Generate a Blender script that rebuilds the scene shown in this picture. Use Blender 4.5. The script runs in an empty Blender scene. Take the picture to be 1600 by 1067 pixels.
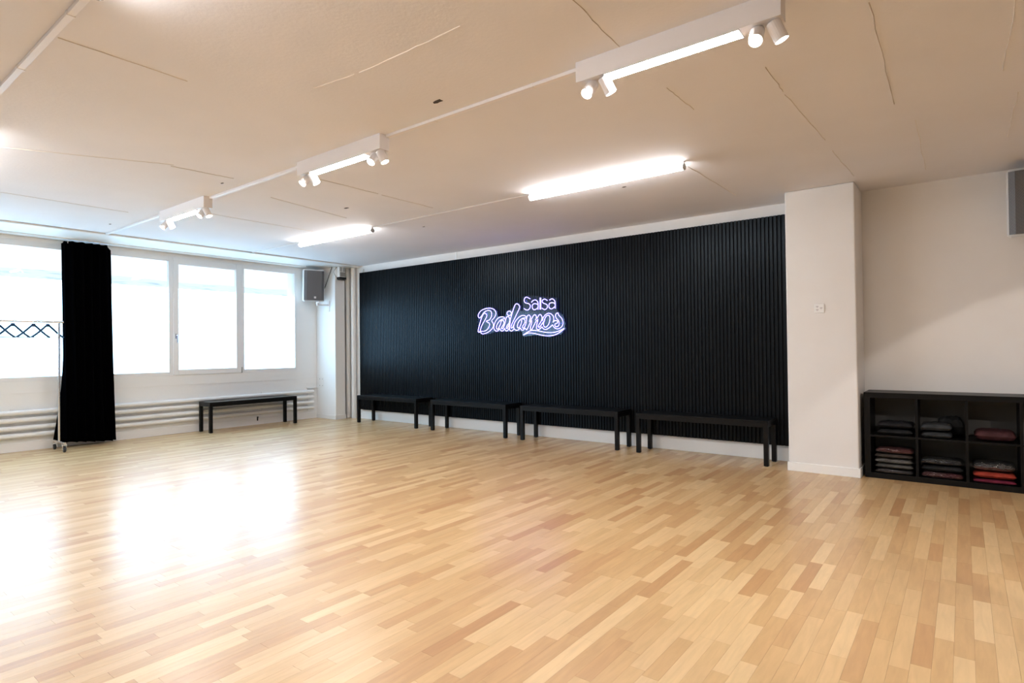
import bpy, bmesh, math, random
from mathutils import Vector, Matrix, noise
random.seed(7)
scene = bpy.context.scene
COL = scene.collection

# ------------------------------------------------------------------ camera
CAM_H = 1.24
YAW, PITCH, ROLL, FPX = math.radians(-37.6422), math.radians(.7021), math.radians(-.6231), 915.221
fwd = Vector((math.sin(YAW)*math.cos(PITCH), math.cos(YAW)*math.cos(PITCH), math.sin(PITCH)))
r0 = Vector((math.cos(YAW), -math.sin(YAW), 0)); u0 = r0.cross(fwd)
RIGHT = math.cos(ROLL)*r0 + math.sin(ROLL)*u0
UP = -math.sin(ROLL)*r0 + math.cos(ROLL)*u0
CAMP = Vector((0, 0, CAM_H))
cam_data = bpy.data.cameras.new('camera')
cam = bpy.data.objects.new('camera', cam_data); COL.objects.link(cam)
cam_data.sensor_fit = 'HORIZONTAL'; cam_data.sensor_width = 36.0
cam_data.lens = FPX/1600*36; cam_data.clip_start = .05; cam_data.clip_end = 200
cam.matrix_world = Matrix(((RIGHT.x, UP.x, -fwd.x, 0), (RIGHT.y, UP.y, -fwd.y, 0), (RIGHT.z, UP.z, -fwd.z, CAM_H), (0, 0, 0, 1)))
scene.camera = cam
def ray(px, py): return RIGHT*((px-800)/FPX) + UP*(-(py-533.5)/FPX) + fwd
def on_y(px, py, Y):
    d = ray(px, py); return CAMP + d*(Y/d.y)
def on_x(px, py, X):
    d = ray(px, py); return CAMP + d*(X/d.x)

# ------------------------------------------------------------------ world, exposure
SKY_L = 1.3
w = bpy.data.worlds.new('sky'); scene.world = w; w.use_nodes = True
w.node_tree.nodes['Background'].inputs[0].default_value = (.72, .87, 1, 1)
w.node_tree.nodes['Background'].inputs[1].default_value = SKY_L
vs = scene.view_settings
vs.view_transform = 'Standard'; vs.look = 'None'; vs.gamma = 1; vs.use_curve_mapping = False
vs.exposure = 0.52
WINDOW_L, LED_L, TUBE_L, SPOT_W, NEON_L = 4.6, 124.0, 29.0, 18.0, 4.4
WINDOW_C, LED_C, TUBE_C = (.40, .71, 1), (1, .975, .965), (1, .985, .98)

# ------------------------------------------------------------------ materials
def mat(name, col=(.8, .8, .8), rough=.5, metal=0, spec=.5, emit=None, estr=0, bump=None, vary=None, coat=0, sheen=0):
    m = bpy.data.materials.new(name); m.use_nodes = True
    nt = m.node_tree; b = nt.nodes['Principled BSDF']
    b.inputs['Base Color'].default_value = (*col, 1); b.inputs['Roughness'].default_value = rough
    b.inputs['Metallic'].default_value = metal; b.inputs['Specular IOR Level'].default_value = spec
    b.inputs['Coat Weight'].default_value = coat
    if sheen: b.inputs['Sheen Weight'].default_value = sheen
    if emit: b.inputs['Emission Color'].default_value = (*emit, 1); b.inputs['Emission Strength'].default_value = estr
    tc = nt.nodes.new('ShaderNodeTexCoord') if (bump or vary) else None
    if bump:   # (scale, strength, distance)
        n = nt.nodes.new('ShaderNodeTexNoise'); n.inputs['Scale'].default_value = bump[0]; n.inputs['Detail'].default_value = 5
        bp = nt.nodes.new('ShaderNodeBump'); bp.inputs['Strength'].default_value = bump[1]; bp.inputs['Distance'].default_value = bump[2]
        nt.links.new(tc.outputs['Object'], n.inputs['Vector'])
        nt.links.new(n.outputs['Fac'], bp.inputs['Height']); nt.links.new(bp.outputs['Normal'], b.inputs['Normal'])
    if vary:   # (scale, other colour, low, high)
        n2 = nt.nodes.new('ShaderNodeTexNoise'); n2.inputs['Scale'].default_value = vary[0]; n2.inputs['Detail'].default_value = 3
        nt.links.new(tc.outputs['Object'], n2.inputs['Vector'])
        cr = nt.nodes.new('ShaderNodeValToRGB')
        cr.color_ramp.elements[0].color = (*col, 1); cr.color_ramp.elements[1].color = (*vary[1], 1)
        cr.color_ramp.elements[0].position = vary[2]; cr.color_ramp.elements[1].position = vary[3]
        nt.links.new(n2.outputs['Fac'], cr.inputs[0]); nt.links.new(cr.outputs[0], b.inputs['Base Color'])
    return m
M = {}
M['wall'] = mat('wall_paint', (.83, .81, .79), .75, bump=(160, .12, .003), vary=(3, (.81, .785, .76), .35, .75))
M['white_wall'] = mat('white_masonry_paint', (.90, .90, .89), .6, bump=(35, .15, .004))
M['ceiling'] = mat('painted_concrete', (.80, .79, .82), .8, bump=(45, .25, .004), vary=(1.3, (.765, .752, .775), .35, .7))
M['white_trim'] = mat('white_gloss_paint', (.88, .875, .86), .35)
M['pvc'] = mat('white_pvc', (.88, .885, .89), .35)
M['slat'] = mat('black_slat', (.0042, .0042, .0046), .33, spec=.17, bump=(300, .05, .001))
M['slat'].node_tree.nodes['Principled BSDF'].inputs['Specular Tint'].default_value = (.70, .86, 1, 1)
M['felt'] = mat('black_felt', (.005, .005, .005), 1, spec=.1)
M['bench'] = mat('black_stained_wood', (.004, .004, .0045), .32, spec=.2, bump=(90, .06, .001))
M['shelf'] = mat('black_brown_foil', (.0035, .0033, .0033), .4, spec=.2, bump=(80, .05, .001))
M['curtain'] = mat('black_velvet', (.0012, .0012, .0015), 1, spec=0)
M['chrome'] = mat('chrome', (.75, .76, .78), .22, metal=1)
M['rubber'] = mat('black_rubber', (.01, .01, .012), .5)
M['grey_plastic'] = mat('grey_plastic', (.42, .42, .42), .45)
M['hanger'] = mat('black_plastic_blue_bloom', (.006, .045, .11), .4)  # black plastic, with the blue window bloom put into its colour
M['pipe'] = mat('radiator_enamel', (.88, .87, .85), .35)
M['housing'] = mat('white_lacquered_metal', (.83, .80, .80), .4)
M['cabinet'] = mat('white_speaker_shell', (.78, .79, .80), .45)
M['badge'] = mat('badge', (.75, .76, .78), .3)
M['hole'] = mat('dark_hole', (.06, .045, .035), .9)
M['seam'] = mat('concrete_seam', (.72, .66, .60), .85)
M['seam_dark'] = mat('concrete_seam_dark', (.56, .49, .43), .9)
M['device_grey'] = mat('device_grey', (.30, .29, .27), .4)
M['lens'] = mat('dark_lens', (.02, .02, .022), .15)
M['led'] = mat('led_diffuser', (.9, .9, .9), .5, emit=LED_C, estr=LED_L)
M['tube'] = mat('tube_diffuser', (.9, .9, .9), .5, emit=TUBE_C, estr=TUBE_L)
M['spot_lens'] = mat('spot_lens', (.9, .9, .9), .5, emit=(1, .88, .70), estr=45)
M['neon'] = mat('neon_tube', (.8, .8, .9), .4, emit=(.24, .19, 1), estr=NEON_L)
M['film'] = mat('frosted_film_daylit', (.8, .8, .8), .6, emit=WINDOW_C, estr=WINDOW_L)
M['subfloor'] = mat('subfloor', (.30, .17, .08), .8)
M['bank'] = mat('gravel_bank', (.72, .74, .74), .9, vary=(1.6, (.34, .40, .46), .55, .75))
M['leaf'] = mat('far_foliage', (.10, .17, .20), .8)

def grille_mat():
    m = mat('speaker_grille', (.19, .19, .20), .5, metal=.2); nt = m.node_tree; b = nt.nodes['Principled BSDF']
    tc = nt.nodes.new('ShaderNodeTexCoord'); mp = nt.nodes.new('ShaderNodeMapping'); mp.inputs['Scale'].default_value = (110, 1, 110)
    mp.inputs['Rotation'].default_value = (0, math.radians(45), 0)
    v = nt.nodes.new('ShaderNodeTexVoronoi'); v.inputs['Scale'].default_value = 1; v.inputs['Randomness'].default_value = 0
    cr = nt.nodes.new('ShaderNodeValToRGB'); cr.color_ramp.elements[0].position = .30; cr.color_ramp.elements[1].position = .38
    cr.color_ramp.elements[0].color = (.02, .02, .022, 1); cr.color_ramp.elements[1].color = (.22, .22, .23, 1)
    nt.links.new(tc.outputs['Object'], mp.inputs[0]); nt.links.new(mp.outputs[0], v.inputs['Vector'])
    nt.links.new(v.outputs['Distance'], cr.inputs[0]); nt.links.new(cr.outputs[0], b.inputs['Base Color'])
    return m
M['grille'] = grille_mat()

def clear_mat(name, tint, rough, wrinkle=0, gloss=None):
    m = bpy.data.materials.new(name); m.use_nodes = True; nt = m.node_tree; nt.nodes.clear()
    o = nt.nodes.new('ShaderNodeOutputMaterial'); mx = nt.nodes.new('ShaderNodeMixShader')
    t = nt.nodes.new('ShaderNodeBsdfTransparent'); t.inputs[0].default_value = (*tint, 1)
    g = nt.nodes.new('ShaderNodeBsdfGlossy'); g.inputs['Roughness'].default_value = rough
    f = nt.nodes.new('ShaderNodeFresnel'); f.inputs['IOR'].default_value = gloss or 1.45
    if wrinkle:
        tc = nt.nodes.new('ShaderNodeTexCoord'); n = nt.nodes.new('ShaderNodeTexNoise'); n.inputs['Scale'].default_value = 22
        n.inputs['Detail'].default_value = 4; n.inputs['Distortion'].default_value = 1.2
        bp = nt.nodes.new('ShaderNodeBump'); bp.inputs['Strength'].default_value = 1; bp.inputs['Distance'].default_value = wrinkle
        nt.links.new(tc.outputs['Object'], n.inputs['Vector']); nt.links.new(n.outputs['Fac'], bp.inputs['Height'])
        nt.links.new(bp.outputs[0], g.inputs['Normal']); nt.links.new(bp.outputs[0], f.inputs['Normal'])
    ge = nt.nodes.new('ShaderNodeNewGeometry'); iv = nt.nodes.new('ShaderNodeMath'); iv.operation = 'SUBTRACT'; iv.inputs[0].default_value = 1
    ml = nt.nodes.new('ShaderNodeMath'); ml.operation = 'MULTIPLY'      # thin sheet: only the entry face reflects
    nt.links.new(ge.outputs['Backfacing'], iv.inputs[1]); nt.links.new(iv.outputs[0], ml.inputs[0]); nt.links.new(f.outputs[0], ml.inputs[1])
    nt.links.new(ml.outputs[0], mx.inputs[0]); nt.links.new(t.outputs[0], mx.inputs[1]); nt.links.new(g.outputs[0], mx.inputs[2])
    nt.links.new(mx.outputs[0], o.inputs[0])
    return m
M['glass'] = clear_mat('window_glass', (.95, .97, .97), .02)
M['acrylic'] = clear_mat('clear_blue_acrylic', (.55, .62, .95), .10, 0, 1.6)
M['poly'] = clear_mat('clear_polybag', (.90, .90, .90), .12, .035, 2.1)

def floor_mat():
    m = bpy.data.materials.new('beech_laminate'); m.use_nodes = True; nt = m.node_tree; b = nt.nodes['Principled BSDF']
    at = nt.nodes.new('ShaderNodeAttribute'); at.attribute_name = 'tone'
    cr = nt.nodes.new('ShaderNodeValToRGB'); e = cr.color_ramp.elements
    e[0].color = (.49, .272, .118, 1); e[1].color = (.72, .51, .272, 1)
    k = e.new(.5); k.color = (.60, .388, .183, 1)
    nt.links.new(at.outputs['Fac'], cr.inputs[0])
    geo = nt.nodes.new('ShaderNodeNewGeometry'); mp = nt.nodes.new('ShaderNodeMapping'); mp.inputs['Scale'].default_value = (42, 5, 1)
    cx = nt.nodes.new('ShaderNodeCombineXYZ'); mu = nt.nodes.new('ShaderNodeMath'); mu.operation = 'MULTIPLY'; mu.inputs[1].default_value = 37
    nt.links.new(at.outputs['Fac'], mu.inputs[0]); nt.links.new(mu.outputs[0], cx.inputs['Z']); nt.links.new(cx.outputs[0], mp.inputs['Location'])
    nt.links.new(geo.outputs['Position'], mp.inputs[0])
    n = nt.nodes.new('ShaderNodeTexNoise'); n.inputs['Scale'].default_value = 1; n.inputs['Detail'].default_value = 4; n.inputs['Distortion'].default_value = .5
    nt.links.new(mp.outputs[0], n.inputs['Vector'])
    mr = nt.nodes.new('ShaderNodeMapRange'); mr.inputs[1].default_value = .3; mr.inputs[2].default_value = .7; mr.inputs[3].default_value = .92; mr.inputs[4].default_value = 1.06
    nt.links.new(n.outputs['Fac'], mr.inputs[0])
    mx = nt.nodes.new('ShaderNodeVectorMath'); mx.operation = 'SCALE'
    nt.links.new(cr.outputs[0], mx.inputs[0]); nt.links.new(mr.outputs[0], mx.inputs['Scale']); nt.links.new(mx.outputs[0], b.inputs['Base Color'])
    b.inputs['Roughness'].default_value = .46; b.inputs['Coat Weight'].default_value = .6; b.inputs['Coat Roughness'].default_value = .24; b.inputs['Specular IOR Level'].default_value = .5
    n3 = nt.nodes.new('ShaderNodeTexNoise'); n3.inputs['Scale'].default_value = 9; n3.inputs['Detail'].default_value = 2
    nt.links.new(geo.outputs['Position'], n3.inputs['Vector'])
    bp = nt.nodes.new('ShaderNodeBump'); bp.inputs['Strength'].default_value = .12; bp.inputs['Distance'].default_value = .004
    nt.links.new(n3.outputs['Fac'], bp.inputs['Height']); nt.links.new(bp.outputs[0], b.inputs['Normal'])
    return m
M['floor'] = floor_mat()

# ------------------------------------------------------------------ mesh helpers
class MB:
    def __init__(self): self.v, self.f = [], []
    def box(self, x0, x1, y0, y1, z0, z1):
        n = len(self.v)
        self.v += [(x0,y0,z0),(x1,y0,z0),(x1,y1,z0),(x0,y1,z0),(x0,y0,z1),(x1,y0,z1),(x1,y1,z1),(x0,y1,z1)]
        self.f += [tuple(n+i for i in q) for q in ((0,3,2,1),(4,5,6,7),(0,1,5,4),(1,2,6,5),(2,3,7,6),(3,0,4,7))]
        return self
    def tube(self, pts, r, seg=8, cap=True, r1=None, closed=False):
        pts = [Vector(p) for p in pts]; n0 = len(self.v); N = len(pts); ref = None
        for i, p in enumerate(pts):
            if closed: d = pts[(i+1) % N]-pts[i-1]
            else: d = pts[min(i+1, N-1)]-pts[max(i-1, 0)]
            d.normalize()
            if ref is None:
                ref = d.orthogonal().normalized()
            ref = (ref - d*ref.dot(d)).normalized(); s = d.cross(ref)
            rr = r if r1 is None else r+(r1-r)*i/(N-1)
            for k in range(seg):
                a = 2*math.pi*k/seg
                self.v.append(tuple(p+ref*(math.cos(a)*rr)+s*(math.sin(a)*rr)))
        for i in range(N if closed else N-1):
            a, b = n0+i*seg, n0+((i+1) % N)*seg
            for k in range(seg): self.f.append((a+k, a+(k+1) % seg, b+(k+1) % seg, b+k))
        if cap and not closed:
            self.f.append(tuple(n0+k for k in reversed(range(seg)))); self.f.append(tuple(n0+(N-1)*seg+k for k in range(seg)))
        return self
    def lathe(self, origin, axis, prof, seg=24):   # prof: [(along, radius)]
        o = Vector(origin); ax = Vector(axis).normalized(); u = ax.orthogonal().normalized(); s = ax.cross(u); n0 = len(self.v)
        for (t, r) in prof:
            for k in range(seg):
                a = 2*math.pi*k/seg; self.v.append(tuple(o+ax*t+(u*math.cos(a)+s*math.sin(a))*r))
        for i in range(len(prof)-1):
            a, b = n0+i*seg, n0+(i+1)*seg
            for k in range(seg): self.f.append((a+k, a+(k+1) % seg, b+(k+1) % seg, b+k))
        self.f.append(tuple(n0+k for k in reversed(range(seg)))); self.f.append(tuple(n0+(len(prof)-1)*seg+k for k in range(seg)))
        return self
    def prism_xz(self, poly, y0, y1):
        n = len(self.v); N = len(poly)
        self.v += [(x, y0, z) for x, z in poly]+[(x, y1, z) for x, z in poly]
        self.f.append(tuple(n+i for i in range(N))); self.f.append(tuple(n+N+i for i in reversed(range(N))))
        for i in range(N): j = (i+1) % N; self.f.append((n+i, n+N+i, n+N+j, n+j))
        return self
    def mesh(self, name):
        me = bpy.data.meshes.new(name); me.from_pydata(self.v, [], self.f)
        bm = bmesh.new(); bm.from_mesh(me); bmesh.ops.recalc_face_normals(bm, faces=bm.faces); bm.to_mesh(me); bm.free()
        return me
    def build(self, name, m, parent=None, bevel=0, smooth=False, loc=None):
        me = self.mesh(name); me.materials.append(M[m] if isinstance(m, str) else m)
        return link(name, me, parent, bevel, smooth, loc)
def link(name, me, parent=None, bevel=0, smooth=False, loc=None):
    o = bpy.data.objects.new(name, me); COL.objects.link(o)
    if loc is not None: o.location = loc
    if parent is not None: o.parent = parent
    if smooth:
        for p in me.polygons: p.use_smooth = True
        me.set_sharp_from_angle(angle=math.radians(50))
    if bevel:
        bv = o.modifiers.new('bevel', 'BEVEL'); bv.width = bevel; bv.segments = 2; bv.limit_method = 'ANGLE'; bv.angle_limit = math.radians(50)
        bv.harden_normals = True
    return o
def tag(o, label, cat, group=None):
    o['label'] = label; o['category'] = cat
    if group: o['group'] = group
    return o
def empty(name, loc, rot=(0, 0, 0)):
    o = bpy.data.objects.new(name, None); o.empty_display_size = .1; COL.objects.link(o)
    o.location = loc; o.rotation_euler = rot; return o
def struct(o, label=None, cat=None):
    o['kind'] = 'structure'
    if label: o['label'] = label
    if cat: o['category'] = cat
    return o
def copy_tree(o, parent=None):
    c = o.copy(); COL.objects.link(c); c.parent = parent
    for ch in list(o.children): copy_tree(ch, c)
    return c

# ------------------------------------------------------------------ room dimensions
ZC = 2.776; XW = -9.535; YB = 6.795; YSL = 6.728; XR = 6.0; YF = -4.5
ZW0, ZW1 = .89, 2.70

# floor: slab plus every laminate strip as geometry
floor = struct(MB().box(XW-.3, XR+.2, YF-.2, YB+.2, -.12, -.006).build('floor', 'subfloor'), 'light beech strip laminate floor of the dance studio', 'floor')
SW = .0667
LENS = [.36, .42, .48, .54, .60]; NT = 10
strip_mesh = {}
def get_strip(L, t):
    if (L, t) not in strip_mesh:
        me = MB().box(-SW/2+.0003, SW/2-.0003, -L/2+.0003, L/2-.0003, -.006, 0).mesh('floor_strip'); me.materials.append(M['floor'])
        a = me.attributes.new('tone', 'FLOAT', 'FACE')
        for i in range(len(me.polygons)): a.data[i].value = t/(NT-1)
        strip_mesh[(L, t)] = me
    return strip_mesh[(L, t)]
strips = []
def proj(p):
    d = p-CAMP; z = d.dot(fwd)
    if z < .2: return None
    return (800+FPX*d.dot(RIGHT)/z, 533.5-FPX*d.dot(UP)/z)
nx = int((XR-XW)/SW)
for c in range(nx):
    x = XW+.012+SW*(c+.5); y = YF+random.uniform(-.5, 0); bt = None
    while y < YB-.02:
        L = random.choice(LENS); yc = y+L/2
        if yc+L/2 > YB-.006:   # last strip of a row is cut at the wall
            L = YB-.006-y; yc = y+L/2
            if L < .03: break
        t = min(NT-1, max(0, int((random.random()*.62+random.random()*.46)*NT)))
        area = 0
        q = [proj(Vector((x+sx*SW/2, yc+sy*L/2, 0))) for sx, sy in ((-1,-1),(1,-1),(1,1),(-1,1))]
        if all(q):
            q = [(min(1600, max(0, a)), min(1067, max(0, b))) for a, b in q]
            area = abs(sum(q[i][0]*q[(i+1) % 4][1]-q[(i+1) % 4][0]*q[i][1] for i in range(4)))/2
        strips.append((area, x, yc, L, t)); y += L
strips.sort(key=lambda s: -s[0])
nbig = 0; rest = MB(); rtone = []
for (area, x, yc, L, t) in strips:
    if nbig < 300 and L in LENS:
        link('floor_strip', get_strip(L, t), floor, loc=(x, yc, 0)); nbig += 1
    else:
        rest.box(x-SW/2+.0003, x+SW/2-.0003, yc-L/2+.0003, yc+L/2-.0003, -.006, 0); rtone += [t/(NT-1)]*6
ro = rest.build('floor_strips_beyond', 'floor', floor); ro['kind'] = 'stuff'
a = ro.data.attributes.new('tone', 'FLOAT', 'FACE'); a.data.foreach_set('value', rtone)

# ceiling with formwork seams and anchor holes
ceil = struct(MB().box(XW-.3, XR+.2, YF-.2, YB+.2, ZC, ZC+.2).build('ceiling', 'ceiling'), 'painted concrete slab ceiling with formwork seams and anchor holes', 'ceiling')
def seam(x0, y0, x1, y1, m='seam', wd=.006):
    n = 10; mb = MB(); d = Vector((x1-x0, y1-y0, 0)); s = Vector((-d.y, d.x, 0)).normalized()
    for i in range(n+1):
        p = Vector((x0, y0, 0))+d*(i/n)+s*random.uniform(-.004, .004); h = wd*random.uniform(.25, .7)
        mb.v += [tuple(p-s*h+Vector((0, 0, ZC+.001))), tuple(p+Vector((0, 0, ZC-.0035))), tuple(p+s*h+Vector((0, 0, ZC+.001)))]
    for i in range(n):
        k = 3*i; mb.f += [(k, k+3, k+4, k+1), (k+1, k+4, k+5, k+2), (k, k+2, k+5, k+3)]
    mb.build('formwork_seam', m, ceil)
for args in [(-3.46, .9, -3.46, 1.5, 'seam_dark'), (-5.64, 1.1, -5.1, 2.1), (-5.15, 2.1, -5.1, 2.6, 'seam_dark'), (-1.34, 2.2, -1.37, 2.70, 'seam_dark'), (-1.37, 3.3, -1.36, 3.72),
             (-.84, 3.4, -.84, 3.8, 'seam_dark'), (-.84, 3.85, -.80, 4.9), (-.80, 5.2, -.766, 6.1), (-.31, 3.05, -.33, 4.45, 'seam_dark'), (-.235, 4.85, -.245, 6.3),
             (.21, 3.3, .20, 4.3), (.29, 4.72, .28, 5.7), (-2.62, 2.045, -1.87, 2.05), (-2.98, 2.0, -2.66, 2.04), (-5.45, 3.15, -5.64, 4.2), (-4.54, 3.05, -4.53, 3.75, 'seam_dark'), (-4.54, 3.8, -4.53, 4.5),
             (-1.836, 4.85, -1.81, 6.1), (-6.6, 2.9, -6.6, 4.4), (-7.2, 1.0, -7.2, 2.5)]: seam(*args)
for (x, y, s) in [(-2.553, 2.584, .045), (-5.323, 2.606, .022), (-5.251, 3.906, .04), (-2.551, 5.089, .03), (-5.317, 5.113, .022), (-8.027, 2.595, .022)]:
    mb = MB(); pts = []
    for k in range(9):
        an = 2*math.pi*k/9; rr = s*random.uniform(.5, 1); pts.append((x+rr*math.cos(an), y+rr*.55*math.sin(an)))
    mb.v = [(px, py, ZC+.001) for px, py in pts]+[(px, py, ZC-.003) for px, py in pts]
    mb.f = [tuple(range(9)), tuple(reversed(range(9, 18)))]+[(i, (i+1) % 9, 9+(i+1) % 9, 9+i) for i in range(9)]
    mb.build('anchor_hole', 'hole', ceil)

# walls
struct(MB().box(XW-.3, XR+.2, YB, YB+.2, 0, ZC).build('wall_back', 'wall'), 'cream plaster wall behind the black slats and the shelf', 'wall')
struct(MB().box(XR, XR+.2, YF-.2, YB, 0, ZC).build('wall_right', 'wall'), 'cream plaster wall at the right end of the room', 'wall')
struct(MB().box(XW-.3, XR, YF-.2, YF, 0, ZC).build('wall_front', 'wall'), 'cream plaster wall behind the viewer', 'wall')
MUL = [-2.47, -1.41, -.35, .71, 1.77, 2.83, 3.89, 4.995, 6.0]
wl = MB()
wl.box(XW-.3, XW, YF, YB, 0, ZW0)                       # parapet
wl.box(XW-.3, XW, MUL[-1], YB, ZW0, ZC)                 # pier beside the last window
wl.box(XW-.3, XW, YF, MUL[0], ZW0, ZC)
wl.box(XW-.3, XW, MUL[0], MUL[-1], ZW1, ZC)
struct(wl.build('wall_left', 'white_wall'), 'white painted masonry wall below and beside the windows', 'wall')
struct(MB().box(XW, XW+.006, YF, 6.40, .735, .742).build('trim_1', 'white_trim'), 'thin ledge line in the plaster under the windows', 'trim')
# lowered soffit along the windows
struct(MB().box(XW, -8.676, YF, YB, 2.752, ZC).build('trim_2', 'white_trim', bevel=.008), 'white lowered soffit strip along the window wall', 'trim')
struct(MB().box(-8.957, -8.69, YB-.012, YB, 0, .10).build('baseboard_corner', 'white_trim'), 'white baseboard in the pipe corner', 'baseboard')
struct(MB().box(-8.69, -1.40, YB-.012, YB, 0, .165).build('baseboard_back', 'white_trim', bevel=.003), 'white baseboard below the black slat wall', 'baseboard')
struct(MB().box(XW, XW+.014, YF, 6.40, 0, .11).build('baseboard_left', 'white_trim', bevel=.003), 'white baseboard under the heating pipes', 'baseboard')
# pillars
pr = struct(MB().box(-1.40, -.79, 6.31, YB, 0, ZC).build('wall_pillar_right', 'wall', bevel=.014), 'cream square pillar beside the shelf', 'pillar')
struct(MB().box(-1.41, -.78, 6.298, 6.312, 0, .085).box(-.79, -.778, 6.31, YB-.01, 0, .085).box(-1.41, -1.40, 6.31, YB-.02, 0, .085).build('baseboard_right', 'white_trim', bevel=.003), 'white baseboard around the right pillar', 'baseboard')
pl = struct(MB().box(XW, -8.957, 6.406, 6.62, 0, 2.752).build('wall_pillar_left', 'white_wall', bevel=.012), 'white pillar beside the last window', 'pillar')
struct(MB().box(XW+.014, -8.945, 6.394, 6.408, 0, .075).box(-8.957, -8.945, 6.40, 6.62, 0, .075).build('baseboard_pillar', 'white_trim', bevel=.003), 'white baseboard around the left pillar', 'baseboard')

# ------------------------------------------------------------------ windows
def window(i, y0, y1, sash):
    root = empty('window_%d' % i, (XW, (y0+y1)/2, ZW0)); struct(root)
    hy = (y1-y0)/2; H = ZW1-ZW0; fw = .030
    e0 = .035; zt = 2.635-ZW0 if not sash else 2.672-ZW0; zb = .94-ZW0 if not sash else .905-ZW0
    fr = MB()
    a, b = -hy+e0, hy-e0
    fr.box(-.07, 0, -hy, a, 0, H).box(-.07, 0, b, hy, 0, H).box(-.07, 0, a, b, 0, zb).box(-.07, 0, a, b, zt, H)
    fr.build('window_frame', 'pvc', root, bevel=.003)
    if sash:
        s = MB(); c, d = a-.012, b+.012; w_ = .075; gz0, gz1 = .972-ZW0, 2.598-ZW0; ga, gb = c+w_, d-w_-.01
        z0, z1 = zb-.012, zt+.012
        s.box(-.05, .016, c, ga, z0, z1).box(-.05, .016, gb, d, z0, z1).box(-.05, .016, ga, gb, z0, gz0).box(-.05, .016, ga, gb, gz1, z1)
        so = s.build('sash', 'pvc', root, bevel=.003)
        hd = MB().box(.016, .024, c+.022, c+.048, .56, .63).tube([(.024, c+.035, .61), (.058, c+.035, .61), (.062, c+.035, .60), (.062, c+.035, .50)], .0085, 8)
        hd.build('handle', 'chrome', so)
        MB().box(.005, .024, d-.006, d+.012, z0-.004, z0+.09).build('hinge', 'grey_plastic', so)
    else:
        ga, gb, gz0, gz1 = a, b, zb, zt
    MB().box(-.036, -.030, ga-.006, gb+.006, gz0-.006, gz1+.006).build('pane', 'glass', root)
    MB().box(-.0295, -.0285, ga, gb, gz0, 2.222-ZW0).build('frosted_film', 'film', root)
    MB().box(-.028, -.020, ga, gb, gz0, gz0+.006).box(-.028, -.020, ga, gb, gz1-.006, gz1).build('glazing_bead', 'pvc', root)
    return root
wl_lab = ['wide fixed window pane left of the black curtain', 'fixed window pane directly right of the black curtain', 'opening window sash with a handle', 'fixed window pane next to the loudspeaker pillar']
k = 5
for j in range(len(MUL)-1):
    n = {4: 1, 5: 2, 6: 3, 7: 4}.get(j)
    if n is None: n = k; k += 1
    o = window(n, MUL[j], MUL[j+1], j in (1, 6))
    o['label'] = wl_lab[n-1] if n <= 4 else 'fixed window pane farther along the window wall'; o['category'] = 'window'

# outside: ground, gravel bank, shrubs
gr = MB(); NXG, NYG = 16, 40
for i in range(NXG+1):
    for j in range(NYG+1):
        x = -12.5-9.5*i/NXG; y = -8+30*j/NYG
        z = 2.25+1.5*(i/NXG)+.10*noise.noise(Vector((x*.7, y*.7, 3)))
        gr.v.append((x, y, z))
for i in range(NXG):
    for j in range(NYG):
        a = i*(NYG+1)+j; gr.f.append((a, a+1, a+NYG+2, a+NYG+1))
bk = gr.build('gravel_bank', 'bank', smooth=True); bk['kind'] = 'structure'; bk['label'] = 'pale gravel bank outside above the frosted film'; bk['category'] = 'ground'
struct(MB().box(-12.6, -12.4, -8, 22, -.5, 2.25).box(-12.4, XW-.3, -8, 22, -.5, -.3).build('outside_light_well', 'white_wall'), 'concrete light well outside the windows', 'ground')

# ------------------------------------------------------------------ black slat wall
sp = empty('slat_wall_panel', (-8.685, YSL, .172)); tag(sp, 'black vertical slat wall panel behind the neon sign', 'wall panel')
SL_L = 7.195; NS = 173; PT = SL_L/NS; SH = 2.645-.172
MB().box(0, SL_L, .0125, YB-YSL-.001, 0, SH).build('backing_board', 'felt', sp)
sme = MB().box(-.0135, .0135, 0, .0125, 0, SH).mesh('slat'); sme.materials.append(M['slat'])
for i in range(NS): link('slat', sme, sp, loc=(PT*(i+.5), random.uniform(0, .0006), 0))
tag(MB().box(-.02, .02, -.012, .012, 0, .05).build('junction_box', 'white_trim', bevel=.003, loc=(-8.645, YB-.013, 2.665)), 'tiny white junction box at the left top corner of the slats', 'box')
tag(MB().box(-.014, .014, -.010, .0, 0, ZC-2.647).build('cable_trunking', 'white_trim', bevel=.002, loc=(-6.334, YB, 2.647)), 'short white cable trunking above the slat wall', 'trunking')

# ------------------------------------------------------------------ neon sign
SG_Y = 6.690
def s1(p): return on_y(744+p[0]/19.05, 474+p[1]/19.05, SG_Y)
def s2(p): return on_y(806+p[0]/20, 480+p[1]/20, SG_Y)
def s3(p): return on_y(812+p[0]/25, 460+p[1]/25, SG_Y)
def smooth_path(pts, closed=False, sub=3):
    n = len(pts); out = []
    for i in range(n if closed else n-1):
        p0 = pts[i-1] if (closed or i > 0) else pts[0]; p1 = pts[i]; p2 = pts[(i+1) % n]
        p3 = pts[(i+2) % n] if (closed or i+2 < n) else pts[n-1]
        for s in range(sub):
            t = s/sub
            out.append(.5*((2*p1)+(p2-p0)*t+(2*p0-5*p1+4*p2-p3)*t*t+(3*p1-p0-3*p2+p3)*t**3))
    if not closed: out.append(pts[-1])
    return out
sg_o = on_y(815, 527, SG_Y)
sign = empty('neon_sign', sg_o); tag(sign, 'glowing violet neon sign reading Salsa Bailamos on the slat wall', 'neon sign')
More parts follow.
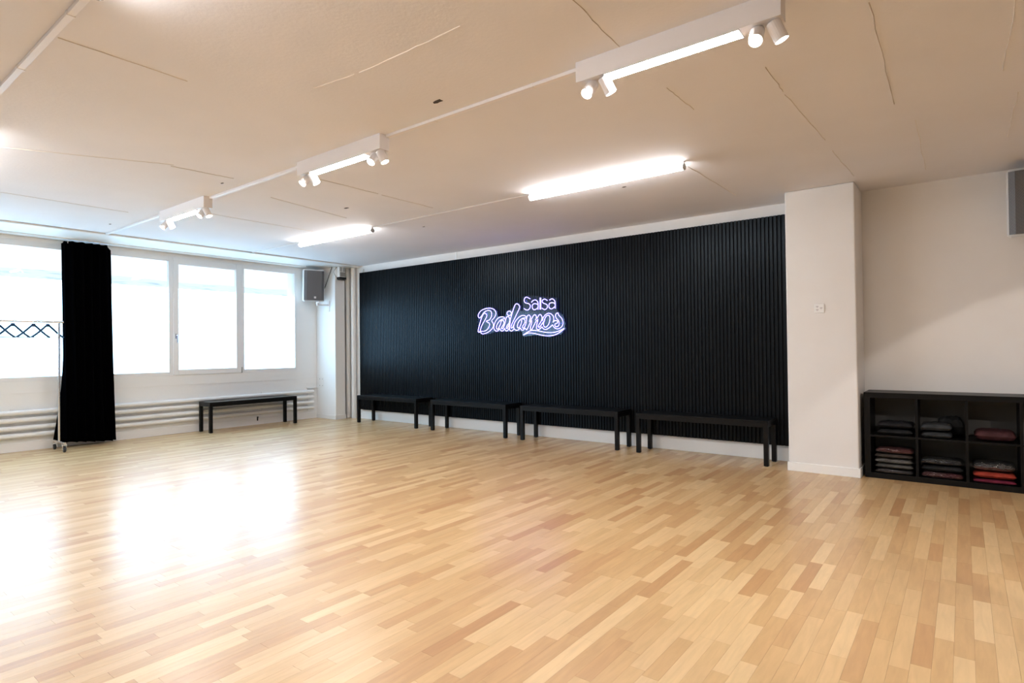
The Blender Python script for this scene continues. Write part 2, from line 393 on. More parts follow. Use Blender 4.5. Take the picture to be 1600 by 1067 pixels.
def neon(name, conv, paths):
    mb = MB()
    for pts in paths:
        cl = pts[0] == pts[-1]
        q = [conv(p)-sg_o for p in (pts[:-1] if cl else pts)]
        mb.tube(smooth_path(q, cl), .0048, 6, closed=cl)
    o = mb.build(name, 'neon', sign, smooth=True); return o
circ = [(985+65*math.cos(a*math.pi/5), 295+65*math.sin(a*math.pi/5)) for a in range(10)]; circ.append(circ[0])
neon('letter_S', s3, [[(410,170),(360,145),(300,110),(240,110),(190,160),(175,240),(205,310),(270,340),(350,360),(405,410),(415,480),(380,560),(310,610),(240,600),(170,550)]])
neon('letter_a', s3, [[(460,310),(520,240),(600,210),(670,245),(710,310),(718,400),(715,590)], [(710,400),(640,365),(560,360),(500,410),(490,480),(510,560),(570,595),(640,575),(700,520)]])
neon('letter_l', s3, [[(793,130),(791,360),(790,585)], [(822,130),(822,360),(822,585)]])
neon('letter_s', s3, [[(1080,240),(1010,190),(950,185),(890,230),(885,290),(930,340),(1000,365),(1060,400),(1085,460),(1060,540),(990,590),(920,570),(870,530)]])
neon('letter_a', s3, [[(1165,220),(1230,175),(1300,180),(1360,240),(1385,320),(1388,440),(1388,545)], [(1380,370),(1320,325),(1240,320),(1170,350),(1140,420),(1150,510),(1210,560),(1270,555),(1330,510),(1380,470)]])
neon('letter_B', s1, [[(95,435),(60,380),(75,310),(130,230),(230,170),(340,145),(440,145),(530,180),(580,250),(585,330),(550,410),(500,470),(460,520),(500,580),(515,660),(490,730),(430,800),(350,860),(250,900),(180,905),(140,870),(150,830),(220,830),(300,800),(360,740),(395,660),(395,600),(360,570),(310,545),(320,515),(380,500),(430,440),(460,360),(460,290),(430,225),(350,210),(270,240),(210,300),(150,390),(95,435)],
    [(270,295),(315,340),(310,400),(270,480),(210,580),(160,680),(130,780),(115,840),(85,860),(60,830),(75,730),(110,600),(150,460),(190,360),(230,305),(270,295)]])
neon('letter_a', s1, [[(850,430),(800,400),(720,405),(640,450),(580,530),(540,630),(525,720),(550,790),(610,830),(660,800),(700,750),(720,790),(770,825),(820,790),(850,740)],
    [(860,460),(780,470),(700,520),(640,600),(605,680),(610,750),(650,765),(690,690),(730,600),(745,520)], [(745,520),(790,505),(830,540),(820,620),(780,680),(750,740),(790,750),(830,670),(860,580),(880,480),(900,420)]])
neon('letter_i', s1, [[(900,420),(940,385),(985,420),(1000,500),(980,580),(930,650),(900,720),(920,750),(960,680),(1000,600),(1020,480)], [(850,740),(870,800),(920,820),(970,760),(990,740)], circ])
neon('letter_l', s1, [[(990,740),(1000,640),(1020,480),(1060,330),(1100,200),(1140,80),(1185,15),(1240,20),(1290,80),(1280,160),(1220,290),(1160,420),(1090,560),(1045,660),(1040,730),(1080,720),(1120,640),(1160,540)], [(990,740),(1000,790),(1050,825),(1100,790),(1135,740)]])
neon('letter_a', s2, [[(330,300),(270,260),(190,260),(100,310),(30,380),(-20,450),(-60,560),(-65,640),(-30,700),(30,720),(90,700),(140,650),(170,700),(230,715),(280,660),(320,690),(340,710)],
    [(330,340),(250,335),(170,370),(100,440),(55,540),(55,630),(90,650),(130,600),(170,500),(185,400)], [(190,370),(250,370),(290,420),(270,500),(220,580),(210,640),(250,650),(300,560),(330,440),(340,330),(370,260),(410,240)]])
neon('letter_m', s2, [[(410,240),(455,290),(450,370),(420,450)], [(480,390),(520,310),(580,235),(630,260),(640,330),(610,400)], [(660,350),(700,280),(750,225),(800,260),(820,340),(790,440),(740,520),(700,590),(720,630),(770,590),(830,500),(880,440)],
    [(340,710),(400,590),(440,500),(490,400),(490,500),(465,600),(455,690),(490,705),(530,640),(590,520),(640,430),(690,380),(670,480),(650,590),(650,670),(700,700),(760,670),(820,610)]])
neon('letter_o', s2, [[(840,420),(850,340),(910,250),(990,195),(1070,195),(1140,240),(1180,310),(1185,400),(1160,470)], [(890,430),(910,350),(960,270),(1020,250),(1060,290),(1065,380),(1040,490),(1000,570),(940,620),(890,610),(865,550),(870,480),(890,430)], [(820,610),(860,670),(930,695),(1000,670),(1080,610),(1150,550)]])
neon('letter_s', s2, [[(1245,290),(1240,240),(1280,185),(1320,185),(1335,240),(1390,300),(1440,360),(1470,440),(1470,530),(1430,610),(1350,665),(1270,670),(1200,630),(1150,550)], [(1245,290),(1270,350),(1320,400),(1350,460),(1350,540),(1310,600),(1250,605),(1220,570),(1230,520),(1280,500),(1310,470),(1280,420),(1220,420),(1160,470)]])
neon('swash', s2, [[(230,870),(330,800),(420,750),(500,725),(620,725),(740,745),(880,775),(1020,790),(1180,785),(1320,750),(1430,700),(1515,660),(1430,740),(1330,810),(1200,870),(1060,890),(930,890),(800,870),(680,840),(560,815),(430,805),(330,825),(230,870)]])
plate = [(745,492),(750,484),(760,480),(770,480.5),(777,486),(777.5,494),(789,495),(790,487),(797,483.5),(802,480),(805,473),(811,473),(814,479),(813,485),(816.5,486),(816,463.5),(824,461.5),(850,463),(870,465),(870,485),(873,487.5),(879,492),(883,504),(882,511),(884,513.5),(876,522),(858,526.5),(835,523.5),(817,526),(814.5,517.5),(790,518),(775,518),(765,521.5),(752,522.5),(745,518.5)]
pp = [on_y(x, y, SG_Y)-sg_o for x, y in plate]
MB().prism_xz([(p.x, p.z) for p in pp], .008, .013).build('backing_plate', 'acrylic', sign)
for x, y in [(760, 490), (765, 512), (808, 486), (822, 470), (866, 470), (850, 515), (876, 505), (800, 505)]:
    p = on_y(x, y, SG_Y)-sg_o; MB().tube([p+Vector((0, .013, 0)), p+Vector((0, YSL-SG_Y, 0))], .007, 8).build('standoff', 'chrome', sign)

# ------------------------------------------------------------------ benches
def make_bench():
    r = empty('bench', (0, 0, 0)); L, D, H, T = 1.47, .36, .468, .046
    MB().box(-L/2, L/2, -D/2, D/2, H-.022, H).build('seat', 'bench', r, bevel=.003)
    MB().box(-L/2+T, L/2-T, -D/2+.002, -D/2+.024, H-.068, H-.022).box(-L/2+T, L/2-T, D/2-.024, D/2-.002, H-.068, H-.022).box(-L/2+.002, -L/2+.024, -D/2+T, D/2-T, H-.068, H-.022).box(L/2-.024, L/2-.002, -D/2+T, D/2-T, H-.068, H-.022).build('apron', 'bench', r, bevel=.002)
    for sx in (-1, 1):
        for sy in (-1, 1):
            cx, cy = sx*(L/2-T/2), sy*(D/2-T/2)
            MB().box(cx-T/2, cx+T/2, cy-T/2, cy+T/2, .004, H-.022).build('leg', 'bench', r, bevel=.002).name = 'leg'
    for sx in (-1, 1):
        for sy in (-1, 1): MB().box(sx*(L/2-T/2)-.016, sx*(L/2-T/2)+.016, sy*(D/2-T/2)-.016, sy*(D/2-T/2)+.016, 0, .004).build('floor_glide', 'rubber', r)
    return r
b0 = make_bench()
BY = 6.538
bl = [((-7.555, BY, 0), 0, 'black wooden bench at the left end of the slat wall'),
      ((-5.765, BY, 0), 0, 'black wooden bench second from the left along the slat wall, left of below the sign'),
      ((-4.045, BY, 0), 0, 'black wooden bench below the neon sign, third along the slat wall'),
      ((-2.34, BY, 0), 0, 'black wooden bench at the right end of the slat wall beside the pillar'),
      ((-9.275, 4.985, 0), math.pi/2, 'black wooden bench under the windows in front of the heating pipes')]
bl[1] = (bl[1][0], 0, 'black wooden bench second from the left along the slat wall')
for i, (loc, rz, lab) in enumerate(bl):
    b = b0 if i == 0 else copy_tree(b0)
    b.location = loc; b.rotation_euler = (0, 0, rz); tag(b, lab, 'bench', 'black benches along the walls')

# ------------------------------------------------------------------ heating pipes
rad = empty('pipe_radiator', (XW+.002, 2.0, 0)); tag(rad, 'four white horizontal heating pipes running under the windows', 'radiator')
for z in (.495, .40, .30, .205):
    MB().tube([(.046, YF-1.9, z), (.046, 6.30-2, z)], .031, 14).build('pipe', 'pipe', rad, smooth=True)
for y in (.0, 3.33, -2.5, 4.22):
    mb = MB().box(.0, .012, y-.016, y+.016, .15, .55)
    for z in (.495, .40, .30, .205): mb.box(.0, .022, y-.02, y+.02, z-.008, z+.008)
    mb.build('wall_bracket', 'pipe', rad)
tag(MB().box(.0, .012, -.008, .008, -.06, .01).tube([(.006, 0, .0), (.03, 0, .0)], .008, 8).build('drain_key', 'rubber', loc=(XW+.014, 5.24, .125)), 'small black key hanging under the heating pipes behind the bench', 'valve')
# riser pipes
for x, lab in ((-9.035, 'white vertical riser pipe next to the left pillar'), (-8.868, 'white vertical riser pipe next to the slat wall')):
    t = empty('riser_pipe', (x, 6.738, 0)); tag(t, lab, 'pipe', 'riser pipes in the corner')
    MB().tube([(0, 0, .001), (0, 0, 2.751)], .046, 18, cap=True).build('pipe', 'pipe', t, smooth=True)
    for z, rr, h in ((.10, .05, .02), (.62, .049, .015), (2.1, .049, .015)): MB().lathe((0, 0, z), (0, 0, 1), [(0, rr), (h, rr)], 18).build('pipe_clamp', 'pipe', t)

# corner plate on the left pillar
cp = empty('corner_plate', (-9.43, 6.406, .56)); tag(cp, 'white metal corner plate with four screws above the pipe ends', 'plate')
MB().box(-.10, .115, -.006, 0, 0, .20).build('plate', 'white_trim', cp, bevel=.002)
MB().box(-.104, -.10, -.22, 0, 0, .09).box(-.104, -.06, -.22, 0, -.003, .003).build('flange', 'white_trim', cp)
for x in (.0, .085):
    for z in (.04, .16): MB().lathe((x, -.006, z), (0, -1, 0), [(0, .009), (.003, .007)], 10).build('screw', 'grey_plastic', cp)

# ------------------------------------------------------------------ loudspeakers
def make_speaker():
    r = empty('loudspeaker', (0, 0, 0)); W, H, D = .18, .285, .30
    def sect(y, w, h, ch):
        return [(-w+ch, y, -h), (w-ch, y, -h), (w, y, -h+ch), (w, y, h-ch), (w-ch, y, h), (-w+ch, y, h), (-w, y, h-ch), (-w, y, -h+ch)]
    mb = MB()
    secs = [sect(.012, W, H, .02), sect(.12, W, H, .02), sect(D, W*.62, H*.86, .02)]
    for s in secs: mb.v += s
    for i in range(2):
        for k in range(8): a = i*8; mb.f.append((a+k, a+(k+1) % 8, a+8+(k+1) % 8, a+8+k))
    mb.f += [tuple(range(8)), tuple(reversed(range(16, 24)))]
    mb.build('cabinet', 'cabinet', r, bevel=.006)
    g = MB(); cols = [(-W+.008, .010), (-W+.05, -.012), (W-.05, -.012), (W-.008, .010)]
    for x, y in cols: g.v += [(x, y, -H+.022), (x, y, H-.022)]
    for x, y in cols: g.v += [(x, .014, -H+.022), (x, .014, H-.022)]
    for i in range(3): g.f += [(2*i, 2*i+2, 2*i+3, 2*i+1), (8+2*i, 8+2*i+1, 8+2*i+3, 8+2*i+2), (2*i, 8+2*i, 8+2*i+2, 2*i+2), (2*i+1, 2*i+3, 8+2*i+3, 8+2*i+1)]
    g.f += [(0, 1, 9, 8), (6, 14, 15, 7)]
    go = g.build('grille', 'grille', r)
    MB().box(-.004, .032, -.017, -.0115, -H+.055, -H+.091).build('badge', 'badge', go, bevel=.001)
    return r
def bracket_yoke(r, back):
    MB().box(-.05, .05, .06, .20, -.297, -.285).box(-.02, .02, .12, .16, -.33, -.29).box(-.018, .018, .14, back, -.335, -.318).build('bracket_arm', 'housing', r)
    MB().box(-.045, .045, back, back+.008, -.41, -.25).build('wall_plate', 'housing', r)
spk = make_speaker(); spk.location = (.49, 6.465, 2.418); spk.rotation_euler = (math.radians(3), 0, 0)
tag(spk, 'white wall loudspeaker with grey grille high above the shelf', 'speaker', 'wall loudspeakers')
spl = copy_tree(spk); spl.location = on_y(491, 446, 6.12)
spl.rotation_euler = (math.radians(5), 0, math.atan2(.97, .40)); tag(spl, 'white wall loudspeaker with grey grille on the pillar beside the windows', 'speaker', 'wall loudspeakers')
bracket_yoke(spk, .315)
b_l = on_y(506, 472, 6.40)
inv = (Matrix.Translation(spl.location) @ spl.rotation_euler.to_matrix().to_4x4()).inverted()
def loc_l(p): return inv @ Vector(p)
base = Vector((spl.location.x+.02, spl.location.y+.05, spl.location.z-.30))
MB().tube([loc_l(base), loc_l(base+Vector((0, 0, -.05)))], .02, 8).tube([loc_l(base+Vector((0, 0, -.04))), loc_l((base.x, 6.40, base.z-.04))], .016, 8).tube([loc_l(base+Vector((-.12, .06, .0))), loc_l(base+Vector((.10, -.03, .0)))], .014, 8).build('bracket_arm', 'housing', spl)
pv = MB(); c = Vector((base.x, 6.40, base.z-.05))
for dx in (-.03, .03):
    for dy in (-.005, .003):
        for dz in (-.11, .09): pv.v.append(tuple(loc_l(c+Vector((dx, dy, dz)))))
pv.f = [(0, 1, 3, 2), (4, 6, 7, 5), (0, 4, 5, 1), (2, 3, 7, 6), (0, 2, 6, 4), (1, 5, 7, 3)]
pv.build('wall_plate', 'housing', spl)
# cable from the speaker to the soffit
P0, P1 = on_y(506.5, 451, 6.32), on_y(519.5, 414.5, 6.39)
cpts = []
for i in range(41):
    t = i/40; p = P0.lerp(P1, t); p += Vector((.10*t*(1-t), -.03*math.sin(t*math.pi), -.18*t*(1-t)))
    a = t*math.pi*20; p += Vector((math.cos(a), 0, math.sin(a)))*.006; cpts.append(p-P0)
tag(MB().tube(cpts, .007, 6).build('speaker_cable', 'rubber', smooth=True, loc=P0), 'twisted black cable rising from the left loudspeaker to the soffit', 'cable')
# wall device on the pillar flank
dv = empty('wall_sensor', (-8.957, 6.515, 2.53)); tag(dv, 'small grey wall device with black base high on the left pillar', 'device')
MB().box(0, .07, -.065, .065, .03, .222).build('housing', 'white_trim', dv, bevel=.006)
MB().box(.07, .082, -.055, .055, .05, .125).build('lower_panel', 'device_grey', dv, bevel=.003)
MB().box(.07, .08, -.052, -.012, .135, .212).box(.07, .08, .012, .052, .135, .212).build('window_panel', 'grey_plastic', dv, bevel=.003)
MB().prism_xz([(.0, .0), (.05, -.02), (.095, .0), (.095, .035), (0, .035)], -.068, .068).build('base_cap', 'lens', dv)
q0, q1 = Vector((-8.955, 6.44, 2.745)), Vector((-8.93, 6.46, 2.55))
tag(MB().tube([Vector((0, 0, 0))+Vector((.012*math.sin(t*math.pi/8), -.075*math.sin(t*math.pi/8), -.195*t/8)) for t in range(9)], .003, 6).build('thin_cable', 'rubber', smooth=True, loc=Vector((-8.948, 6.447, 2.748))), 'thin cable looping down to the wall device on the pillar', 'cable')

# ------------------------------------------------------------------ power socket on the pillar
so = empty('power_socket', (-1.102, 6.31, 1.597)); tag(so, 'white triple wall socket on the right pillar', 'socket')
MB().box(-.044, .044, -.010, 0, -.044, .044).build('cover_plate', 'white_trim', so, bevel=.004)
for (x, z) in ((-.017, .017), (-.017, -.014), (.017, .002)):
    ins = MB().lathe((x, -.010, z), (0, -1, 0), [(0, .0145), (.0015, .0145)], 6).build('socket_insert', 'housing', so)
    hb = MB()
    for dx, dz in ((-.006, .003), (.006, .003), (0, -.004)): hb.lathe((x+dx, -.0113, z+dz), (0, -1, 0), [(0, .0028), (.0006, .0028)], 8)
    hb.build('pin_hole', 'hole', ins)

# ------------------------------------------------------------------ shelf unit
SX0, SX1, SY0, SY1, SH_ = -.755, .772, 6.391, 6.781, .795
sh = empty('cube_shelf', ((SX0+SX1)/2, (SY0+SY1)/2, 0)); tag(sh, 'black low open cube shelf with two rows beside the pillar', 'shelf')
ox, oy = (SX0+SX1)/2, (SY0+SY1)/2; hw, hd = (SX1-SX0)/2, (SY1-SY0)/2
MB().box(-hw, hw, -hd, hd, SH_-.05, SH_).build('top_board', 'shelf', sh, bevel=.002)
MB().box(-hw, hw, -hd, hd, 0, .05).build('bottom_board', 'shelf', sh, bevel=.002)
for s in (-1, 1): MB().box(min(s*hw, s*(hw-.05)), max(s*hw, s*(hw-.05)), -hd, hd, .05, SH_-.05).build('side_board', 'shelf', sh, bevel=.002)
MB().box(-hw+.05, hw-.05, hd-.006, hd-.001, .05, SH_-.05).build('shade_sheet', mat('painted_cell_shade', (.075, .07, .064), .6), sh)  # added dark sheet: paints the shade on the wall behind the open cells
DIV = [SX0+.05+(SX1-SX0-.10)*i/4 for i in range(5)]
for i in (1, 2, 3): MB().box(DIV[i]-ox-.010, DIV[i]-ox+.010, -hd, hd-.006, .05, SH_-.05).build('divider', 'shelf', sh)
for i in range(4): MB().box(DIV[i]-ox+(.010 if i else 0), DIV[i+1]-ox-(.010 if i < 3 else 0), -hd, hd-.006, .386, .402).build('shelf_board', 'shelf', sh)

# garment packs
gm = {}
def gmat(c):
    if c not in gm: gm[c] = mat('garment_%d' % len(gm), c, .75, bump=(60, .5, .006), vary=(14, tuple(min(1, x*1.6+.01) for x in c), .45, .7))
    return gm[c]
def pillow(hx, hy, hz, seed, rough=.3, nu=20, nv=16):
    mb = MB()
    def pt(u, v, top):
        e = (1-abs(u)**3.2)*(1-abs(v)**3.2); e = max(e, 0)**.32
        nz = noise.noise(Vector((u*2.3+seed, v*2.3, seed*.7)))*.5+noise.noise(Vector((u*6+seed, v*6, seed)))*.35
        ed = 1+.05*noise.noise(Vector((u*2, v*2, seed+9)))
        z = hz*(1+e*(1+rough*nz)) if top else hz*(1-.97*e)
        return (u*hx*ed, v*hy*ed, z)
    for top in (1, 0):
        for i in range(nu+1):
            for j in range(nv+1): mb.v.append(pt(-1+2*i/nu, -1+2*j/nv, top))
    S = (nu+1)*(nv+1); st = nv+1
    for i in range(nu):
        for j in range(nv):
            a = i*st+j; mb.f.append((a, a+st, a+st+1, a+1)); mb.f.append((S+a, S+a+1, S+a+st+1, S+a+st))
    for i in range(nu): mb.f.append((i*st, S+i*st, S+(i+1)*st, (i+1)*st)); mb.f.append((i*st+nv, (i+1)*st+nv, S+(i+1)*st+nv, S+i*st+nv))
    for j in range(nv): mb.f.append((j, j+1, S+j+1, S+j)); mb.f.append((nu*st+j, S+nu*st+j, S+nu*st+j+1, nu*st+j+1))
    return mb
seed = 1
def pack(x, y, z, hx, hy, th, col, label, bag=True, rough=.5, name='packed_garment', grp='garments packed in plastic bags'):
    global seed; seed += 3.7
    r = empty(name, (x, y, z)); tag(r, label, 'garment', grp); hz = th/2
    pillow(hx*.95, hy*.95, hz*.84, seed, rough).build('folded_garment', gmat(col), r, smooth=True)
    if bag: pillow(hx, hy, hz*.93, seed, rough).build('plastic_bag', 'poly', r, smooth=True)
    return r
BLK = (.008, .008, .009); GRY = (.035, .037, .040); RED = (.05, .004, .007)
c0, c1, c2, c3 = [(DIV[i]+DIV[i+1])/2 for i in range(4)]
PY = 6.535; z0 = .051; z1 = .403
# column 1, bottom: five packs
zz = z0
for th, col, lab in ((.046, (.03, .03, .032), 'grey packed garment at the bottom of the five-pack stack next to the pillar'), (.046, (.10, .092, .08), 'beige-grey packed garment second from bottom in the five-pack stack'),
                     (.046, (.14, .132, .12), 'palest packed garment in the middle of the five-pack stack'), (.042, (.065, .05, .04), 'brown-grey packed garment second from top in the five-pack stack'),
                     (.052, (.09, .022, .022), 'dull red packed garment on top of the five-pack stack')):
    pack(c0+random.uniform(-.006, .006), PY-.03, zz, .152, .125, th, col, lab); zz += th*1.03
zz = z1
for th, col, lab in ((.062, BLK, 'black packed garment at the bottom of the upper cell next to the pillar'), (.062, (.014, .013, .016), 'black packed garment on top of the upper cell next to the pillar')):
    pack(c0+.012, PY, zz, .145, .13, th, col, lab); zz += th*1.03
# column 2
zz = z1
for th, col, lab in ((.062, GRY, 'charcoal packed garment at the bottom of the second upper cell'), (.075, (.045, .047, .05), 'charcoal packed garment on top in the second upper cell')):
    pack(c1-.035, PY-.03, zz, .115, .12, th, col, lab); zz += th*1.03
pack(c1+.06, 6.715, z1, .10, .055, .20, BLK, 'black folded clothing bundle behind the charcoal packs', False, .5, 'folded_clothing', 'loose folded clothing on the shelf')
zz = z0
for th, col, lab in ((.060, RED, 'dark red packed garment at the bottom of the second lower cell'), (.055, BLK, 'black packed garment in the middle of the second lower cell'), (.058, (.010, .011, .012), 'black packed garment on top of the second lower cell')):
    pack(c1, PY-.02, zz, .155, .13, th, col, lab); zz += th*1.03
# column 3
pack(c2+.01, PY+.02, z1, .145, .13, .115, (.03, .0015, .0035), 'dark red folded clothing alone in the third upper cell', False, .5, 'folded_clothing', 'loose folded clothing on the shelf')
zz = z0
for th, col, lab in ((.042, (.17, .012, .04), 'crimson packed garment at the bottom of the third lower cell'), (.060, (.36, .04, .02), 'bright orange-red packed garment in the third lower cell'), (.085, BLK, 'black packed garment on top of the orange-red pack')):
    pack(c2, PY-.02, zz, .148, .13, th, col, lab); zz += th*1.03
zz = z0
for th, col, lab in ((.055, (.03, .03, .032), 'black packed garment low in the fourth cell at the photo edge'), (.055, (.20, .20, .21), 'grey packed garment in the fourth cell at the photo edge')):
    pack(c3, PY-.02, zz, .15, .13, th, col, lab); zz += th*1.03

# ------------------------------------------------------------------ ceiling luminaires
def spot_head(parent, x, d, power, size=.0, blend=.6, ang=70):   # power 0: head without a lamp of its own, for fixtures out of view
    d = Vector(d).normalized(); p = Vector((x, 0, -.117))       # pivot just below the housing
    c = p+Vector((0, 0, -.022)); tail = c-d*.030; R_ = .031
    hd = MB().lathe(tail, d, [(0, R_*.9), (.004, R_), (.090, R_), (.090, R_*.93), (.076, R_*.92)], 20).build('spot_head', 'housing', parent, smooth=False)
    MB().tube([p+Vector((0, 0, .012)), c], .008, 8).build('swivel', 'housing', hd)
    MB().lathe(tail, d, [(.0765, R_*.91), (.0785, R_*.91)], 20).build('lens', 'spot_lens', hd)
    if not power: return hd
    ld = bpy.data.lights.new('spot_lamp', 'SPOT'); ld.energy = power; ld.color = (1, .93, .87); ld.spot_size = math.radians(ang); ld.spot_blend = blend; ld.shadow_soft_size = .02
    lo = bpy.data.objects.new('spot_lamp', ld); COL.objects.link(lo); lo.parent = hd
    lo.location = tail+d*.10; lo.rotation_euler = d.to_track_quat('-Z', 'Y').to_euler()
    return hd
FL = 1.03
def track_light(x0, y, label, aim=None, in_view=True):
    r = empty('ceiling_light', (x0+FL/2, y, ZC)); tag(r, label, 'ceiling light', 'white ceiling lights with a light bar and four spots')
    MB().box(-FL/2, FL/2, -.042, .042, -.108, 0).box(-.349, .339, -.042, -.0385, -.1145, -.108).box(-.349, .339, .0385, .042, -.1145, -.108).build('housing', 'housing', r)
    MB().box(-.345, .335, -.038, .038, -.1135, -.1082).build('light_bar', 'led', r, bevel=.001)
    for s in (-1, 1): MB().box(-.349 if s < 0 else .335, -.345 if s < 0 else .339, -.0384, .0384, -.1145, -.1081).build('bar_end_cap', 'housing', r)
    pw = SPOT_W if in_view else 0
    spot_head(r, -.445, (-.15, -.62, -.77), pw); spot_head(r, -.355, (.30, .36, -.88), pw)
    spot_head(r, .405, (.05, -.62, -.78), pw)
    if aim: spot_head(r, .485, *aim)
    else: spot_head(r, .485, (.35, .22, -.91), pw)
    return r
RY = 2.745
AIM = ((-.17, 1, -1), 85.0, 0, .07, 70.8)
track_light(-1.632, RY, 'large white bar light with four spots nearest the viewer at the top')
track_light(1.013, RY, 'white bar light with four spots beyond the right edge of the photo', AIM, False)
track_light(-4.277, RY, 'white bar light with four spots in the middle of the ceiling row')
track_light(-6.922, RY, 'white bar light with four spots farthest from the viewer, nearest the curtain')
track_light(-6.922, -1.10, 'white bar light behind the viewer near the windows', None, False)
track_light(-4.277, -1.10, 'white bar light behind the viewer on the left', None, False)
def batten(x0, label, L=1.585, by=4.711):
    r = empty('tube_light', (x0+L/2, by, ZC)); tag(r, label, 'ceiling light', 'linear tube lights on the ceiling')
    MB().box(-L/2, L/2, -.016, .016, -.020, 0).build('base_rail', 'housing', r, bevel=.002)
    prof = [(-.018, -.020), (-.031, -.034), (-.034, -.050), (-.026, -.068), (-.010, -.078), (.010, -.078), (.026, -.068), (.034, -.050), (.031, -.034), (.018, -.020)]
    prof = [(a*.86, -.020+(b+.020)*.82) for a, b in prof]
    mb = MB(); n = len(prof)
    for x in (-L/2+.012, L/2-.012): mb.v += [(x, y, z) for y, z in prof]
    mb.f += [(i, (i+1) % n, n+(i+1) % n, n+i) for i in range(n)]+[tuple(range(n)), tuple(reversed(range(n, 2*n)))]
    mb.build('diffuser', 'tube', r)
    for s in (-1, 1):
        mb = MB(); xs = (s*L/2-s*.012, s*L/2)
        for x in xs: mb.v += [(x, y*1.06, z*1.03) for y, z in prof]
        mb.f += [(i, (i+1) % n, n+(i+1) % n, n+i) for i in range(n)]+[tuple(range(n)), tuple(reversed(range(n, 2*n)))]
        mb.build('end_cap', 'grey_plastic', r)
    return r
batten(-3.392, 'long glowing tube light in front of the slat wall, nearer the right pillar')
batten(-7.392, 'long glowing tube light nearer the window wall')
batten(-2.83, 'long glowing tube light cut off by the top left edge of the photo', by=.868)
batten(-6.83, 'long glowing tube light beyond the left edge of the photo', by=.868)
# surface conduits feeding the lights
def conduit(y, segs, label, wd, ht):
    x0 = segs[0][0]; r = empty('ceiling_conduit', (x0, y, ZC)); tag(r, label, 'conduit')
    for a, b in segs:
        MB().box(a-x0, b-x0, -wd/2, wd/2, -ht, 0).build('duct', 'housing', r, bevel=.002)
        n = max(1, int((b-a)/.8))
        for i in range(n):
            x = a+(b-a)*(i+.6)/n-x0; MB().box(x-.008, x+.008, -wd/2-.002, wd/2+.002, -ht-.002, 0).build('clip', 'housing', r)
conduit(2.768, [(-8.67, -6.93), (-5.885, -4.285), (-3.24, -1.64)], 'white cable duct linking the row of bar lights with spots', .030, .020)
conduit(4.711, [(-8.67, -7.40), (-5.80, -3.40)], 'thin white cable duct linking the two tube lights', .014, .012)
conduit(.868, [(-8.67, -6.84), (-5.24, -2.835)], 'white cable duct at the upper left corner of the photo', .030, .020)

# ------------------------------------------------------------------ curtain
cu = empty('curtain', (-9.30, 2.745, 0)); tag(cu, 'black floor-length curtain gathered between the windows', 'curtain')
NU, NV = 150, 46
mb = MB()
for j in range(NV+1):
    v = j/NV                                    # 0 top, 1 bottom
    for i in range(NU+1):
        u = i/NU
        ya = -.295+.02*v; yb = .285+.055*v
        y = ya+(yb-ya)*u
        amp = (.03+.02*v)*min(1, u/.09)
        x = amp*math.sin(u*2*math.pi*6+.6*math.sin(v*3+u*9))+.012*noise.noise(Vector((u*20, v*3, 1)))
        x += .03*math.sin(u*math.pi)
        y += .012*math.sin(u*2*math.pi*6+1.2)*v
        if u < .07:                             # the back hem turns to the wall and flares out at the bottom
            k = 1-u/.07; x -= k*.14; y += k*.04-k*.125*max(0, (v-.55)/.45)**1.6
        ztop = 2.715-.05*max(0, (u-.88)/.12)**2-.015*(u < .03)
        if u > .9: x -= .06*(u-.9)/.1
        zbot = .085-.055*u
        mb.v.append((x, y, ztop+(zbot-ztop)*v))
for j in range(NV):
    for i in range(NU): a = j*(NU+1)+i; mb.f.append((a, a+1, a+NU+2, a+NU+1))
co = mb.build('fabric', 'curtain', cu, smooth=True)
sm = co.modifiers.new('thick', 'SOLIDIFY'); sm.thickness = .004
tag(MB().box(-.012, .012, -4.5, 3.3, -.012, 0).build('curtain_rail', 'white_trim', loc=(-9.30, 2.745, 2.752)), 'white curtain rail fixed to the soffit along the windows', 'curtain rail')
for y in (-.22, -.10, .02, .14, .25): MB().box(-.004, .004, y-.003, y+.003, 2.69, 2.74).build('hook', 'white_trim', cu)

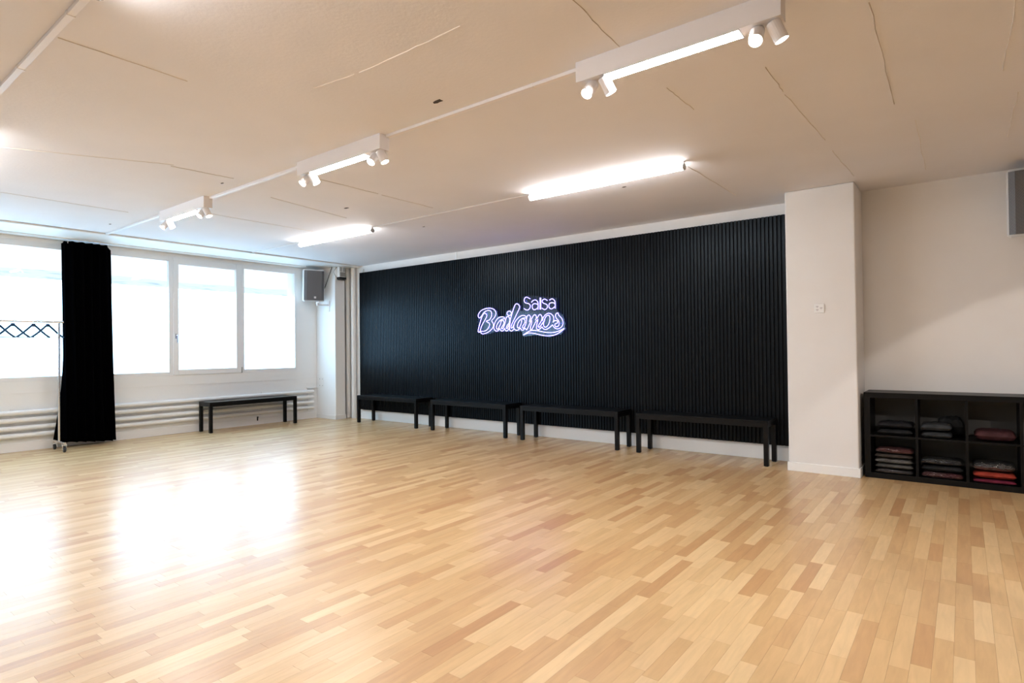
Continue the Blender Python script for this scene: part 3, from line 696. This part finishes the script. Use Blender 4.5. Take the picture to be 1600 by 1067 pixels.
# ------------------------------------------------------------------ clothes rack with hangers
RX, RYe = -9.17, 2.395
rk = empty('clothes_rack', (RX, 1.6, 0)); tag(rk, 'chrome rolling clothes rack in front of the window, cut by the left photo edge', 'clothes rack')
y1 = RYe-1.6; y0 = y1-1.5
MB().tube([(0, y0-.02, 1.644), (0, y1+.025, 1.644)], .0150, 12).tube([(0, y1+.025, 1.644), (0, y1+.042, 1.644)], .020, 12).build('top_rail', 'chrome', rk, smooth=True)
for y in (y0, y1):
    MB().tube([(0, y, .115), (0, y, 1.644)], .0125, 12).build('upright', 'chrome', rk, smooth=True)
    MB().tube([(-.205, y, .112), (.22, y, .112)], .014, 10).build('foot_bar', 'chrome', rk, smooth=True)
    for x in (-.19, .20):
        ca = MB().box(x-.012, x+.012, y-.022, y-.019, .030, .092).box(x-.012, x+.012, y+.019, y+.022, .030, .092).box(x-.02, x+.02, y-.024, y+.024, .085, .10).build('caster_fork', 'chrome', rk)
        MB().lathe((x+.008, y-.014, .034), (0, 1, 0), [(0, .028), (.004, .034), (.024, .034), (.028, .028)], 18).build('caster_wheel', 'rubber', rk, smooth=False)
        MB().lathe((x+.008, y-.0225, .034), (0, 1, 0), [(0, .010), (.045, .010)], 10).build('wheel_hub', 'chrome', rk)
MB().tube([(0, y1, 1.048), (0, y1-.04, 1.048)], .006, 8).build('height_knob', 'chrome', rk)
def make_hanger():
    r = empty('coat_hanger', (0, 0, 0)); w_ = .20
    MB().tube(smooth_path([Vector(p) for p in ((-w_, 0, -.192), (-.14, 0, -.152), (-.07, 0, -.092), (-.02, 0, -.048), (0, 0, -.040), (.02, 0, -.048), (.07, 0, -.092), (.14, 0, -.152), (w_, 0, -.192))]), .0125, 8).build('shoulder_arms', 'hanger', r, smooth=True)
    MB().box(-.022, .022, -.008, .008, -.062, -.022).build('neck_block', 'hanger', r, bevel=.004)
    MB().tube([(-w_+.01, 0, -.192), (w_-.01, 0, -.195)], .0035, 6).build('trouser_bar', 'hanger', r)
    hook = [(0, 0, -.024), (.006, 0, -.0185), (.014, 0, -.010), (.0195, 0, .004), (.017, 0, .0145), (.009, 0, .0205), (0, 0, .0222), (-.009, 0, .0205), (-.017, 0, .0145), (-.0195, 0, .005)]
    ho = MB().tube(smooth_path([Vector(p) for p in hook]), .0022, 6).build('hook', 'chrome', r, smooth=True)
    ho.rotation_euler = (0, 0, math.radians(-114))      # the hook swivels so that it straddles the rail
    return r
h0 = make_hanger()
for i, (y, rz, lab) in enumerate([(1.79, 114, 'blue-tinted black coat hanger at the very left edge of the photo'), (1.935, 114, 'blue-tinted black coat hanger second from the left on the rack'), (2.135, 114, 'blue-tinted black coat hanger third from the left on the rack'), (2.28, 114, 'blue-tinted black coat hanger closest to the rack upright')]):
    h = h0 if i == 0 else copy_tree(h0)
    h.location = (RX, y, 1.640); h.rotation_euler = (0, 0, math.radians(rz)); tag(h, lab, 'hanger', 'coat hangers on the rack')
